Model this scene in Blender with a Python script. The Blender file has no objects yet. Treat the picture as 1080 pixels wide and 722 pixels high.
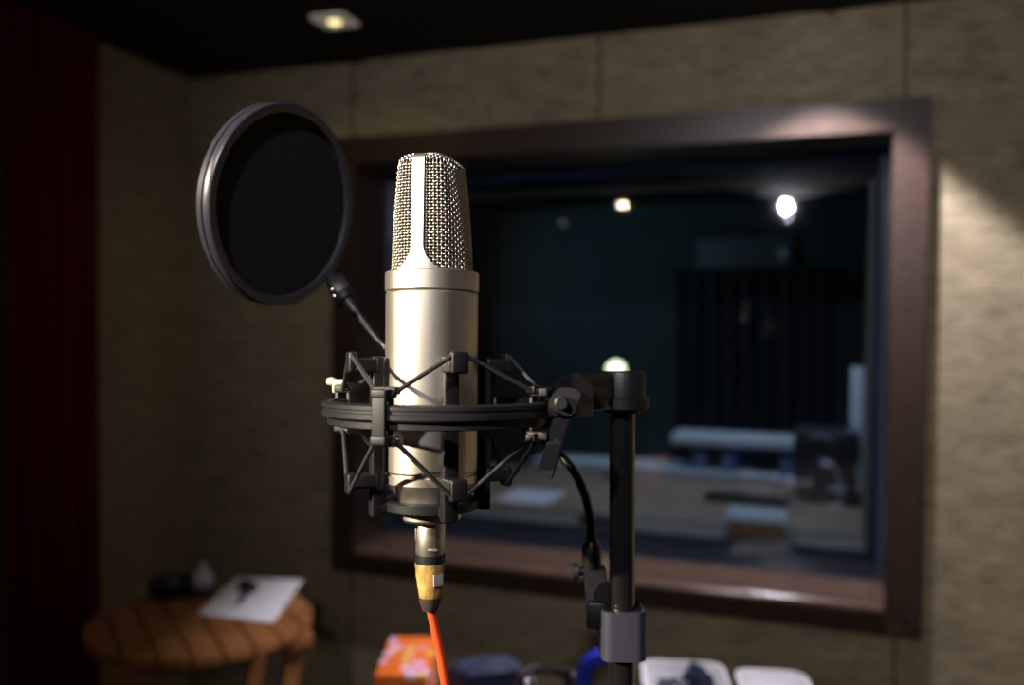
import bpy, bmesh, math, random
from mathutils import Vector, Matrix
random.seed(7)
PI = math.pi
sc = bpy.context.scene
COL = sc.collection
V = Vector

# ------------------------------------------------------------------ camera
F, CX, CY = 900.0, 540.0, 361.0
YAW, PITCH, ROLL = 0.3396, -0.0202, 0.0090
CAM = V((0, 0, 1.5))
fwd = V((-math.sin(YAW)*math.cos(PITCH), math.cos(YAW)*math.cos(PITCH), math.sin(PITCH)))
r0 = V((math.cos(YAW), math.sin(YAW), 0)); u0 = r0.cross(fwd)
rgt = math.cos(ROLL)*r0 + math.sin(ROLL)*u0
upv = -math.sin(ROLL)*r0 + math.cos(ROLL)*u0

def ray(px, py):
    return fwd + rgt*((px-CX)/F) + upv*((CY-py)/F)
def P(px, py, d):
    return CAM + ray(px, py)*d
def PZ(px, py, z):
    r = ray(px, py); return CAM + r*((z-CAM.z)/r.z)
def PY(px, py, y):
    r = ray(px, py); return CAM + r*((y-CAM.y)/r.y)
def PX(px, py, x):
    r = ray(px, py); return CAM + r*((x-CAM.x)/r.x)

cd = bpy.data.cameras.new('camera'); cam = bpy.data.objects.new('camera', cd); COL.objects.link(cam)
cam.matrix_world = Matrix(((rgt.x, upv.x, -fwd.x, CAM.x), (rgt.y, upv.y, -fwd.y, CAM.y), (rgt.z, upv.z, -fwd.z, CAM.z), (0, 0, 0, 1)))
cd.sensor_width = 36; cd.lens = F/1080*36; cd.clip_start = 0.02; cd.clip_end = 60
cd.dof.use_dof = True; cd.dof.focus_distance = 0.49; cd.dof.aperture_fstop = 4.0
sc.camera = cam

# ------------------------------------------------------------------ materials
MATS = {}
def mat(name, col, rough=0.5, metal=0.0, noise=None, bump=None, spec=0.5, coat=0.0, emit=None, sheen=0.0):
    """noise=(scale, amount, (sx,sy,sz)) colour variation; bump=(scale,strength,(sx,sy,sz))"""
    if name in MATS: return MATS[name]
    m = bpy.data.materials.new(name); m.use_nodes = True; nt = m.node_tree; N = nt.nodes; L = nt.links
    b = N['Principled BSDF']
    b.inputs['Base Color'].default_value = (*col, 1); b.inputs['Roughness'].default_value = rough
    b.inputs['Metallic'].default_value = metal; b.inputs['Specular IOR Level'].default_value = spec
    b.inputs['Coat Weight'].default_value = coat
    b.inputs['Coat Roughness'].default_value = 0.15
    b.inputs['Sheen Weight'].default_value = sheen
    if emit:
        b.inputs['Emission Color'].default_value = (*emit[0], 1); b.inputs['Emission Strength'].default_value = emit[1]
    def tex(scale, st, det=4):
        tc = N.new('ShaderNodeTexCoord'); mp = N.new('ShaderNodeMapping'); mp.inputs['Scale'].default_value = st
        nz = N.new('ShaderNodeTexNoise'); nz.inputs['Scale'].default_value = scale; nz.inputs['Detail'].default_value = det
        L.new(tc.outputs['Object'], mp.inputs['Vector']); L.new(mp.outputs[0], nz.inputs['Vector']); return nz
    if noise:
        nz = tex(noise[0], noise[2]); a = noise[1]
        cr = N.new('ShaderNodeValToRGB'); cr.color_ramp.elements[0].position = .3; cr.color_ramp.elements[1].position = .7
        cr.color_ramp.elements[0].color = (*[c*(1-a) for c in col], 1); cr.color_ramp.elements[1].color = (*[min(1, c*(1+a)) for c in col], 1)
        L.new(nz.outputs['Fac'], cr.inputs[0]); L.new(cr.outputs[0], b.inputs['Base Color'])
    if bump:
        nz = tex(bump[0], bump[2]); bp = N.new('ShaderNodeBump'); bp.inputs['Strength'].default_value = bump[1]; bp.inputs['Distance'].default_value = 0.002
        L.new(nz.outputs['Fac'], bp.inputs['Height']); L.new(bp.outputs[0], b.inputs['Normal'])
    MATS[name] = m; return m

def wall_mat(name, c1, c2, seams=(), axis='X'):
    """woven grasscloth: fine horizontal fibres, slubs and butt seams between drops"""
    m = bpy.data.materials.new(name); m.use_nodes = True; nt = m.node_tree; N = nt.nodes; L = nt.links
    b = N['Principled BSDF']; b.inputs['Roughness'].default_value = .85; b.inputs['Specular IOR Level'].default_value = .2
    tc = N.new('ShaderNodeTexCoord')
    def nz(scale, st, det):
        mp = N.new('ShaderNodeMapping'); mp.inputs['Scale'].default_value = st
        L.new(tc.outputs['Object'], mp.inputs['Vector'])
        n = N.new('ShaderNodeTexNoise'); n.inputs['Scale'].default_value = scale; n.inputs['Detail'].default_value = det
        L.new(mp.outputs[0], n.inputs['Vector']); return n
    n1 = nz(42, (.6, .6, 6), 6); n2 = nz(9, (1, 1, 2.5), 3); n3 = nz(170, (1, 1, 1), 2)
    mx = N.new('ShaderNodeMath'); mx.operation = 'MULTIPLY_ADD'; mx.inputs[1].default_value = .55
    L.new(n1.outputs['Fac'], mx.inputs[0])
    m2 = N.new('ShaderNodeMath'); m2.operation = 'MULTIPLY'; m2.inputs[1].default_value = .25; L.new(n2.outputs['Fac'], m2.inputs[0])
    m3 = N.new('ShaderNodeMath'); m3.operation = 'MULTIPLY_ADD'; m3.inputs[1].default_value = .2; L.new(n3.outputs['Fac'], m3.inputs[0]); L.new(m2.outputs[0], m3.inputs[2])
    L.new(m3.outputs[0], mx.inputs[2])
    cr = N.new('ShaderNodeValToRGB'); e = cr.color_ramp.elements
    e[0].position = .38; e[0].color = (*c1, 1); e[1].position = .62; e[1].color = (*c2, 1)
    L.new(mx.outputs[0], cr.inputs[0]); out = cr.outputs[0]
    if seams:
        sp = N.new('ShaderNodeSeparateXYZ'); L.new(tc.outputs['Object'], sp.inputs[0])
        for s in seams:
            a = N.new('ShaderNodeMath'); a.operation = 'SUBTRACT'; a.inputs[1].default_value = s; L.new(sp.outputs[axis], a.inputs[0])
            ab = N.new('ShaderNodeMath'); ab.operation = 'ABSOLUTE'; L.new(a.outputs[0], ab.inputs[0])
            lt = N.new('ShaderNodeMath'); lt.operation = 'LESS_THAN'; lt.inputs[1].default_value = .004; L.new(ab.outputs[0], lt.inputs[0])
            mc = N.new('ShaderNodeMix'); mc.data_type = 'RGBA'; mc.inputs['B'].default_value = (c1[0]*.35, c1[1]*.35, c1[2]*.35, 1)
            L.new(lt.outputs[0], mc.inputs['Factor']); L.new(out, mc.inputs['A']); out = mc.outputs['Result']
    L.new(out, b.inputs['Base Color'])
    bp = N.new('ShaderNodeBump'); bp.inputs['Strength'].default_value = .5; bp.inputs['Distance'].default_value = .002
    L.new(mx.outputs[0], bp.inputs['Height']); L.new(bp.outputs[0], b.inputs['Normal'])
    return m

def glass_mat(name, tint, refl=1.0):
    m = bpy.data.materials.new(name); m.use_nodes = True; nt = m.node_tree; N = nt.nodes; L = nt.links
    N.remove(N['Principled BSDF']); out = N['Material Output']
    tr = N.new('ShaderNodeBsdfTransparent'); tr.inputs[0].default_value = (*tint, 1)
    gl = N.new('ShaderNodeBsdfGlossy'); gl.inputs['Roughness'].default_value = .02; gl.inputs[0].default_value = (refl, refl, refl, 1)
    fr = N.new('ShaderNodeFresnel'); fr.inputs[0].default_value = 1.5
    mx = N.new('ShaderNodeMixShader'); L.new(fr.outputs[0], mx.inputs[0]); L.new(tr.outputs[0], mx.inputs[1]); L.new(gl.outputs[0], mx.inputs[2])
    L.new(mx.outputs[0], out.inputs[0]); return m

def floral_mat():
    m = bpy.data.materials.new('floral_card'); m.use_nodes = True; nt = m.node_tree; N = nt.nodes; L = nt.links
    b = N['Principled BSDF']; b.inputs['Roughness'].default_value = .45
    tc = N.new('ShaderNodeTexCoord')
    v = N.new('ShaderNodeTexVoronoi'); v.inputs['Scale'].default_value = 38; L.new(tc.outputs['Object'], v.inputs['Vector'])
    cr = N.new('ShaderNodeValToRGB'); e = cr.color_ramp; e.interpolation = 'CONSTANT'
    e.elements[0].position = 0; e.elements[0].color = (.85, .17, .02, 1); e.elements[1].position = .38; e.elements[1].color = (.72, .5, .8, 1)
    x = e.elements.new(.58); x.color = (.95, .62, .08, 1); x = e.elements.new(.74); x.color = (.9, .22, .02, 1); x = e.elements.new(.86); x.color = (.8, .62, .85, 1)
    sp = N.new('ShaderNodeSeparateColor'); L.new(v.outputs['Color'], sp.inputs[0]); L.new(sp.outputs[0], cr.inputs[0])
    lt = N.new('ShaderNodeMath'); lt.operation = 'LESS_THAN'; lt.inputs[1].default_value = .52; L.new(v.outputs['Distance'], lt.inputs[0])
    mc = N.new('ShaderNodeMix'); mc.data_type = 'RGBA'; mc.inputs['A'].default_value = (.85, .17, .02, 1)
    L.new(lt.outputs[0], mc.inputs['Factor']); L.new(cr.outputs[0], mc.inputs['B']); L.new(mc.outputs['Result'], b.inputs['Base Color'])
    return m

def paper_mat():
    m = bpy.data.materials.new('printed_paper'); m.use_nodes = True; nt = m.node_tree; N = nt.nodes; L = nt.links
    b = N['Principled BSDF']; b.inputs['Roughness'].default_value = .7
    tc = N.new('ShaderNodeTexCoord'); w = N.new('ShaderNodeTexWave'); w.bands_direction = 'Y'; w.inputs['Scale'].default_value = 32; w.inputs['Distortion'].default_value = .6
    L.new(tc.outputs['Object'], w.inputs['Vector'])
    cr = N.new('ShaderNodeValToRGB'); cr.color_ramp.elements[0].position = .25; cr.color_ramp.elements[0].color = (.55, .54, .56, 1)
    cr.color_ramp.elements[1].position = .5; cr.color_ramp.elements[1].color = (.8, .79, .82, 1)
    L.new(w.outputs['Fac'], cr.inputs[0]); L.new(cr.outputs[0], b.inputs['Base Color']); return m

nickel = mat('satin_nickel', (.80, .74, .66), .40, 1.0)
nickel_dk = mat('nickel_groove', (.25, .23, .21), .4, 1.0)
wire_m = mat('nickel_wire', (.62, .57, .50), .32, 1.0)
liner_m = mat('dark_inner_gauze', (.012, .011, .012), .8)
blk = mat('black_plastic', (.009, .009, .011), .45, bump=(700, .1, (1, 1, 1)))
blk_soft = mat('grey_black_plastic', (.012, .012, .015), .5, bump=(900, .05, (1, 1, 1)))
elastic_m = mat('dark_elastic_cord', (.025, .024, .026), .6)
gloss_blk = mat('gloss_black_metal', (.008, .008, .009), .22, spec=.6, coat=.5)
clamp_grey = mat('grey_clamp_plastic', (.032, .032, .05), .5, bump=(900, .06, (1, 1, 1)))
fabric_blk = mat('black_nylon', (.0025, .0025, .0035), .9, bump=(900, .2, (1, 1, 1)))
rim_m = mat('satin_black_rim', (.03, .029, .04), .34)
screw_m = mat('bright_screw', (.7, .7, .68), .2, 1.0)
tape_m = mat('tan_masking_tape', (.50, .30, .095), .45, noise=(140, .45, (1, 1, .6)), bump=(200, .5, (1, 1, 1)))
boot_m = mat('dark_boot', (.05, .04, .03), .5)
red_cable = mat('orange_red_cable', (.80, .10, .03), .38)
wood_dk = mat('dark_walnut', (.034, .020, .014), .32, noise=(9, .35, (2, 2, 14)), coat=.1, spec=.35)
felt_blue = mat('dark_blue_felt', (.06, .11, .19), .8)
white_pl = mat('white_plastic', (.86, .86, .88), .4)
plate_m = mat('white_light_plate', (.7, .66, .62), .5)
teak = mat('teak_slats', (.27, .105, .033), .5, noise=(10, .25, (1, 1, 1)))
desk_m = mat('control_desk_top', (.28, .20, .135), .45, noise=(5, .2, (1, 4, 1)))
black_tab = mat('black_laminate', (.012, .011, .012), .5)
navy = mat('navy_cloth', (.011, .019, .055), .8, bump=(200, .4, (1, 1, 1)))
blue_m = mat('blue_rubber', (.012, .03, .42), .4)
ceil_m = mat('black_ceiling', (.008, .009, .009), .9)
red_curt = mat('dark_red_velvet', (.085, .002, .012), .95, spec=.08)
green_wall = mat('dark_green_wall', (.07, .10, .10), .85)
chrome = mat('chrome', (.8, .8, .82), .12, 1.0)
pale_m = mat('pale_grey_paint', (.5, .56, .58), .5)
card_m = mat('tan_cardboard', (.45, .27, .12), .7)
brown_m = mat('brown_laminate', (.09, .065, .055), .6)
paper = paper_mat()

# ------------------------------------------------------------------ mesh helpers (all in world metres)
def bm_new(): return bmesh.new()

def add_tube(bm, pts, rad, n=10, caps=True, closed=False):
    pts = [V(p) for p in pts]; k = len(pts)
    rads = rad if isinstance(rad, (list, tuple)) else [rad]*k
    rings = []; nrm = None
    for i, p in enumerate(pts):
        if closed: t = (pts[(i+1) % k]-pts[i-1])
        else: t = pts[min(i+1, k-1)]-pts[max(i-1, 0)]
        t.normalize()
        if nrm is None:
            nrm = t.orthogonal().normalized()
        else:
            nrm = (nrm - t*nrm.dot(t))
            nrm = nrm.normalized() if nrm.length > 1e-9 else t.orthogonal().normalized()
        b = t.cross(nrm)
        rings.append([bm.verts.new(p+(nrm*math.cos(2*PI*j/n)+b*math.sin(2*PI*j/n))*rads[i]) for j in range(n)])
    rng = range(k) if closed else range(k-1)
    for i in rng:
        A, B = rings[i], rings[(i+1) % k]
        for j in range(n):
            bm.faces.new((A[j], A[(j+1) % n], B[(j+1) % n], B[j]))
    if caps and not closed:
        bm.faces.new(rings[0][::-1]); bm.faces.new(rings[-1])

def frame_of(o, z, x=None):
    z = V(z).normalized(); x = V(x) if x is not None else z.orthogonal()
    x = (x-z*x.dot(z)).normalized(); y = z.cross(x); o = V(o)
    return Matrix(((x.x, y.x, z.x, o.x), (x.y, y.y, z.y, o.y), (x.z, y.z, z.z, o.z), (0, 0, 0, 1)))

def add_lathe(bm, prof, n=48, M=Matrix(), closed=False, flip=False):
    """prof [(r,z)]; r<=0 becomes a pole"""
    rings = []
    for r, z in prof:
        if r < 1e-7: rings.append([bm.verts.new(M @ V((0, 0, z)))])
        else: rings.append([bm.verts.new(M @ V((r*math.cos(2*PI*j/n), r*math.sin(2*PI*j/n), z))) for j in range(n)])
    k = len(rings)
    for i in range(k if closed else k-1):
        A, B = rings[i], rings[(i+1) % k]
        for j in range(n):
            q = (j+1) % n
            if len(A) == 1 and len(B) == 1: continue
            if len(A) == 1: f = (A[0], B[q], B[j])
            elif len(B) == 1: f = (A[j], A[q], B[0])
            else: f = (A[j], A[q], B[q], B[j])
            bm.faces.new(f)

def add_box(bm, M, sx, sy, sz, bev=0.0, seg=2, taper=1.0):
    """box centred on M's origin"""
    t = bmesh.new(); bmesh.ops.create_cube(t, size=1)
    for v in t.verts:
        k = taper if v.co.z > 0 else 1
        v.co = V((v.co.x*sx*k, v.co.y*sy*k, v.co.z*sz))
    if bev: bmesh.ops.bevel(t, geom=list(t.edges), offset=bev, segments=max(seg, 4 if bev > .012 else seg), affect='EDGES', profile=.5)
    merge(bm, t, M)

def merge(bm, t, M=Matrix()):
    mp = {v: bm.verts.new(M @ v.co) for v in t.verts}
    for f in t.faces:
        try: bm.faces.new([mp[v] for v in f.verts])
        except ValueError: pass
    t.free()

def add_prism(bm, poly, h, M=Matrix(), bev=0.0):
    """poly in local XY, extruded z 0..h"""
    t = bmesh.new()
    a = [t.verts.new((x, y, 0)) for x, y in poly]; b = [t.verts.new((x, y, h)) for x, y in poly]; n = len(poly)
    t.faces.new(a[::-1]); t.faces.new(b)
    for i in range(n): t.faces.new((a[i], a[(i+1) % n], b[(i+1) % n], b[i]))
    bmesh.ops.recalc_face_normals(t, faces=list(t.faces))
    if bev: bmesh.ops.bevel(t, geom=list(t.edges), offset=bev, segments=2, affect='EDGES')
    merge(bm, t, M)

def add_quad_slab(bm, cs, th, bev=0.0):
    """four top corners (world), thickness downwards in z"""
    t = bmesh.new(); a = [t.verts.new(V(c)) for c in cs]; b = [t.verts.new(V(c)-V((0, 0, th))) for c in cs]
    t.faces.new(a); t.faces.new(b[::-1])
    for i in range(4): t.faces.new((a[i], b[i], b[(i+1) % 4], a[(i+1) % 4]))
    bmesh.ops.recalc_face_normals(t, faces=list(t.faces))
    if bev: bmesh.ops.bevel(t, geom=list(t.edges), offset=bev, segments=2, affect='EDGES')
    merge(bm, t)

def rounded_rect(w, h, r, n=6):
    out = []
    for cx, cy, a0 in ((w/2-r, h/2-r, 0), (-w/2+r, h/2-r, PI/2), (-w/2+r, -h/2+r, PI), (w/2-r, -h/2+r, 3*PI/2)):
        for i in range(n+1):
            a = a0+PI/2*i/n; out.append((cx+r*math.cos(a), cy+r*math.sin(a)))
    return out

def spline(pts, n=12):
    pts = [V(p) for p in pts]; out = []
    q = [pts[0]*2-pts[1]]+pts+[pts[-1]*2-pts[-2]]
    for i in range(1, len(q)-2):
        p0, p1, p2, p3 = q[i-1:i+3]
        for j in range(n):
            t = j/n
            out.append(.5*((2*p1)+(p2-p0)*t+(2*p0-5*p1+4*p2-p3)*t*t+(3*p1-p0-3*p2+p3)*t**3))
    out.append(pts[-1]); return out

WM = {}
def finish(name, bm, m, smooth=35):
    bmesh.ops.recalc_face_normals(bm, faces=list(bm.faces))
    me = bpy.data.meshes.new(name); bm.to_mesh(me); bm.free()
    if smooth:
        me.polygons.foreach_set('use_smooth', [True]*len(me.polygons)); me.set_sharp_from_angle(angle=math.radians(smooth))
    me.materials.append(m); return me

def obj(name, bm, m, parent=None, smooth=35, base=None, label=None):
    """world-space bmesh -> object; child of parent, or top-level with its origin at its base"""
    if parent is not None:
        M = WM[parent]
    elif base is not None: M = Matrix.Translation(V(base))
    else:
        xs = [v.co for v in bm.verts]
        M = Matrix.Translation(V(((min(c.x for c in xs)+max(c.x for c in xs))/2, (min(c.y for c in xs)+max(c.y for c in xs))/2, min(c.z for c in xs))))
    bm.transform(M.inverted())
    o = bpy.data.objects.new(name, finish(name, bm, m, smooth)); COL.objects.link(o)
    if parent is not None:
        o.parent = parent; WM[o] = M
    else:
        o.matrix_world = M; WM[o] = M
    if label: o['label'] = label
    return o

def tag(o, label, cat, group=None):
    o['label'] = label; o['category'] = cat
    if group: o['group'] = group
    return o
def thing(name, label, cat, loc, group=None):
    o = bpy.data.objects.new(name, None); COL.objects.link(o); o.location = loc; o.empty_display_size = .05
    WM[o] = Matrix.Translation(V(loc)); return tag(o, label, cat, group)
def struct(name, bm, m, smooth=0, parent=None):
    if parent is None:
        o = obj(name, bm, m, None, smooth, base=(0, 0, 0))
    else: o = obj(name, bm, m, parent, smooth)
    o['kind'] = 'structure'; return o

def T(x, y, z): return Matrix.Translation(V((x, y, z)))
def RZ(a): return Matrix.Rotation(a, 4, 'Z')
def aabox(bm, x0, x1, y0, y1, z0, z1, bev=0.0):
    add_box(bm, T((x0+x1)/2, (y0+y1)/2, (z0+z1)/2), x1-x0, y1-y0, z1-z0, bev)

# ------------------------------------------------------------------ the booth
W = 2.64                 # face of the window wall
XL, XR, YB = -2.222, 1.00, -2.90
CZ = 2.414
FX0, FX1, FZ0, FZ1 = -1.594, .298, .634, 2.145      # window casing, outer edge
CW = .095                                           # casing width
OX0, OX1, OZ0, OZ1 = FX0+CW, FX1-CW, FZ0+CW*.9, FZ1-CW
YP, YQ, YE = W+.20, W+.50, W+.66                    # booth pane, control-room pane, far wall face
CZ2 = 2.45                                          # control-room ceiling
bx0, bx1, by1 = -3.6, 1.9, 6.6                      # control room extents

b = bm_new(); aabox(b, XL-.2, XR+.2, YB-.2, W, -.1, 0); struct('floor', b, mat('dark_carpet', (.03, .026, .024), .95, bump=(300, .5, (1, 1, 1))))
b = bm_new(); aabox(b, XL-.2, XR+.2, YB-.2, W, CZ, CZ+.1); struct('ceiling', b, ceil_m)
c1, c2 = (.135, .111, .068), (.31, .258, .165)
sx = [PY(632, 70, W).x, PY(955, 60, W).x]; sx.append(2*sx[0]-sx[1])
wm_back = wall_mat('grasscloth_window_wall', c1, c2, sx, 'X')
wm = wall_mat('grasscloth_plain', c1, c2)
b = bm_new()
for x0, x1, z0, z1 in ((XL-.2, OX0-.02, 0, CZ), (OX1+.02, XR+.2, 0, CZ), (OX0-.02, OX1+.02, 0, OZ0-.02), (OX0-.02, OX1+.02, OZ1+.02, CZ)):
    aabox(b, x0, x1, W, YE, z0, z1)
struct('wall_back', b, wm_back)
b = bm_new(); aabox(b, XL-.2, XL, YB, W, 0, CZ); struct('wall_left', b, wm)
b = bm_new(); aabox(b, XR, XR+.2, YB, W, 0, CZ); struct('wall_right', b, wm)
b = bm_new(); aabox(b, XL-.2, XR+.2, YB-.2, YB, 0, CZ); struct('wall_front', b, wm)

# window: mitred walnut casing + lined recess + two panes
def casing(bm, y0, y1, xo0, xo1, zo0, zo1, xi0, xi1, zi0, zi1, bev):
    o = [(xo0, zo0), (xo1, zo0), (xo1, zo1), (xo0, zo1)]; i = [(xi0, zi0), (xi1, zi0), (xi1, zi1), (xi0, zi1)]
    for k in range(4):
        q = (k+1) % 4
        t = bmesh.new(); poly = [o[k], o[q], i[q], i[k]]
        a = [t.verts.new((x, y0, z)) for x, z in poly]; c = [t.verts.new((x, y1, z)) for x, z in poly]
        t.faces.new(a); t.faces.new(c[::-1])
        for j in range(4): t.faces.new((a[j], c[j], c[(j+1) % 4], a[(j+1) % 4]))
        bmesh.ops.recalc_face_normals(t, faces=list(t.faces))
        bmesh.ops.bevel(t, geom=list(t.edges), offset=bev, segments=2, affect='EDGES'); merge(bm, t)
b = bm_new(); casing(b, W-.032, W+.012, FX0, FX1, FZ0, FZ1, OX0, OX1, OZ0, OZ1, .004)
win = struct('window_1', b, wood_dk, 35)
b = bm_new(); aabox(b, OX0-.015, OX1+.015, W+.004, YP, OZ0-.018, OZ0+.004); aabox(b, OX0+.001, OX1-.001, W-.050, W+.006, OZ0-.030, OZ0+.004, .0165); struct('window_sill', b, mat('walnut_sill', (.088, .054, .038), .2, noise=(9, .3, (14, 2, 2)), coat=.4), 35, win)
b = bm_new()
aabox(b, OX0-.018, OX0, W+.012, YP, OZ0, OZ1); aabox(b, OX1, OX1+.018, W+.012, YP, OZ0, OZ1); aabox(b, OX0-.018, OX1+.018, W+.012, YP, OZ1, OZ1+.018)
struct('window_reveal', b, wood_dk, 0, win)
b = bm_new()
aabox(b, OX0-.019, OX0+.012, YP, YQ, OZ0, OZ1); aabox(b, OX1-.012, OX1+.019, YP, YQ, OZ0, OZ1)
aabox(b, OX0-.018, OX1+.018, YP, YQ, OZ1-.012, OZ1+.018); aabox(b, OX0-.018, OX1+.018, YP, YQ, OZ0-.018, OZ0+.012)
struct('window_gap_lining', b, felt_blue, 0, win)
b = bm_new()
aabox(b, OX0-.019, OX0+.03, YQ, YE+.02, OZ0, OZ1); aabox(b, OX1-.03, OX1+.019, YQ, YE+.02, OZ0, OZ1)
aabox(b, OX0-.018, OX1+.018, YQ, YE+.02, OZ1-.03, OZ1+.018); aabox(b, OX0-.018, OX1+.018, YQ, YE+.02, OZ0-.018, OZ0+.02)
struct('window_far_frame', b, mat('pale_wood_far_frame', (.22, .2, .16), .5), 0, win)
b = bm_new(); aabox(b, OX0, OX1, YP-.004, YP+.004, OZ0+.003, OZ1); struct('window_pane', b, glass_mat('booth_glass', (.88, .91, .96)), 0, win)
b = bm_new(); aabox(b, OX0, OX1, YQ-.004, YQ+.004, OZ0+.003, OZ1-.01); struct('window_pane', b, glass_mat('control_glass', (.9, .93, .96), .004), 0, win)

# control room shell
b = bm_new(); aabox(b, bx0, bx1, YE, by1, -.1, 0); struct('floor_control_room', b, mat('dark_floor', (.03, .03, .03), .8))
b = bm_new(); aabox(b, bx0, bx1, YE, by1, CZ2, CZ2+.1); struct('ceiling_control_room', b, ceil_m)
b = bm_new(); aabox(b, bx0, bx1, by1, by1+.1, 0, CZ2); struct('wall_far', b, green_wall)
b = bm_new(); aabox(b, bx0-.1, bx0, YE, by1, 0, CZ2); struct('wall_control_left', b, green_wall)
b = bm_new(); aabox(b, bx1, bx1+.1, YE, by1, 0, CZ2); struct('wall_control_right', b, green_wall)

# ------------------------------------------------------------------ curtain on the left wall
def curtain(name, p0, p1, out, z0, z1, folds, amp, m, label, cat='curtain', group=None):
    bm = bm_new(); p0, p1, out = V(p0), V(p1), V(out); n = folds*14; rows = 24; th = .006
    grid = {}
    for s in (0, 1):
        for i in range(n+1):
            u = i/n
            for j in range(rows+1):
                v = j/rows
                a = amp*(.55+.45*v)*math.sin(2*PI*folds*u + .5*math.sin(5*u+2*v)) + .25*amp*math.sin(2*PI*folds*1.7*u+1+v)
                p = p0.lerp(p1, u) + out*(a+s*th); p.z = z1+(z0-z1)*v
                grid[s, i, j] = bm.verts.new(p)
    for i in range(n):
        for j in range(rows):
            for s in (0, 1):
                bm.faces.new((grid[s, i, j], grid[s, i+1, j], grid[s, i+1, j+1], grid[s, i, j+1]))
    for i in range(n):
        for j in (0, rows): bm.faces.new((grid[0, i, j], grid[0, i+1, j], grid[1, i+1, j], grid[1, i, j]))
    for j in range(rows):
        for i in (0, n): bm.faces.new((grid[0, i, j], grid[0, i, j+1], grid[1, i, j+1], grid[1, i, j]))
    o = obj(name, bm, m, None, 80); return tag(o, label, cat, group)
yc1 = PX(104, 330, XL+.05).y; yc0 = PX(1, 500, XL+.05).y
curtain('curtain', (XL+.05, yc0, 0), (XL+.05, yc1, 0), (1, 0, 0), .02, CZ-.002, 5, .022, red_curt, 'dark red curtain hanging from ceiling to floor along the left wall')

# ------------------------------------------------------------------ ceiling downlights of the booth
def bulb_mat(name, col, s): return mat(name, (.8, .8, .8), .3, emit=(col, s))
def downlight(x, y, label, col, bulb_s, power, spot_deg, blend, aim=None, size=.115, group='booth ceiling downlights', cz=CZ, rad=.03, lname='downlight_lamp', plate=0):
    t = thing('ceiling_light', label, 'ceiling light', (x, y, cz), group)
    bm = bm_new(); h = size/2; r = size*.30; n = 32
    # square plate with a round hole
    sq = []
    for i in range(n):
        a = 2*PI*(i+.5)/n; c, s = math.cos(a), math.sin(a); k = h/max(abs(c), abs(s)); sq.append((c*k, s*k))
    lv = []
    for z, rr in ((0, None), (-.006, None), (-.006, r*1.08), (-.003, r), (-.0005, r*.9)):
        lv.append([bm.verts.new((x+(sq[i][0] if rr is None else rr*math.cos(2*PI*(i+.5)/n)), y+(sq[i][1] if rr is None else rr*math.sin(2*PI*(i+.5)/n)), cz+z)) for i in range(n)])
    for a, c in zip(lv, lv[1:]):
        for i in range(n): bm.faces.new((a[i], a[(i+1) % n], c[(i+1) % n], c[i]))
    obj('mounting_plate', bm, plate_m if not plate else mat('plate_with_glow', (.7, .66, .62), .5, emit=((1, .9, .75), plate)), t, 30)  # optional plate glow stands in for light spilling onto it
    bm = bm_new(); add_lathe(bm, [(r*.9, -.001), (r*.9, -.004), (r*.72, -.006), (r*.72, -.001)], 32, T(x, y, cz), closed=True)
    obj('gimbal_ring', bm, chrome, t)
    bm = bm_new(); rb = r*.62
    add_lathe(bm, [(rb, -.001)]+[(rb*math.cos(a), -.002-rb*.75*math.sin(a)) for a in [PI/2*k/8 for k in range(8)]]+[(0, -.002-rb*.75)], 24, T(x, y, cz))
    obj('bulb', bm, bulb_mat('bulb_%s' % (label[:40].replace(' ', '_')), col, bulb_s), t, 80)
    if power:
        ld = bpy.data.lights.new(lname, 'SPOT'); ld.energy = power; ld.color = col; ld.spot_size = math.radians(spot_deg); ld.spot_blend = blend; ld.shadow_soft_size = rad
        lo = bpy.data.objects.new(lname, ld); COL.objects.link(lo); lo.parent = t
        d = V((0, 0, -1)) if aim is None else (V(aim)-V((x, y, cz-.05))).normalized()
        lo.matrix_local = T(0, 0, -.05-.0) @ d.to_track_quat('-Z', 'Y').to_matrix().to_4x4()
    return t
warm, cool = (1, .80, .52), (.86, .84, 1.0)
cl = PZ(353, 21, CZ)
downlight(cl.x, cl.y, 'small square white ceiling light near the left corner, above the window wall', (1, .78, .36), 1.5, 2.6, 160, 1, plate=.10)
kx, ky = -1.36, -.63
MICPOS = P(455, 350, .505)
downlight(kx, ky, 'warm square downlight in the ceiling behind the camera, third lamp from the curtain', warm, 420, 6, 100, .9)
downlight(-2.1, -1.6, 'warm square spotlight near the curtain side wall behind the camera, aimed at the microphone', (1, .86, .63), 5, 980, 15, .6, aim=MICPOS+V((-.03, 0, .05)), rad=.04)
downlight(-.2, -.75, 'cool square downlight in the ceiling behind the camera, on the side away from the curtain', (.92, .87, .92), 220, 120, 104, 1, aim=(.45, 2.64, 2.15))
wsx = PY(868, 120, W).x
downlight(wsx, W-.285, 'cool square downlight in the ceiling close above the right half of the window', (.93, .88, .98), 40, 165, 92, .22)

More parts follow.
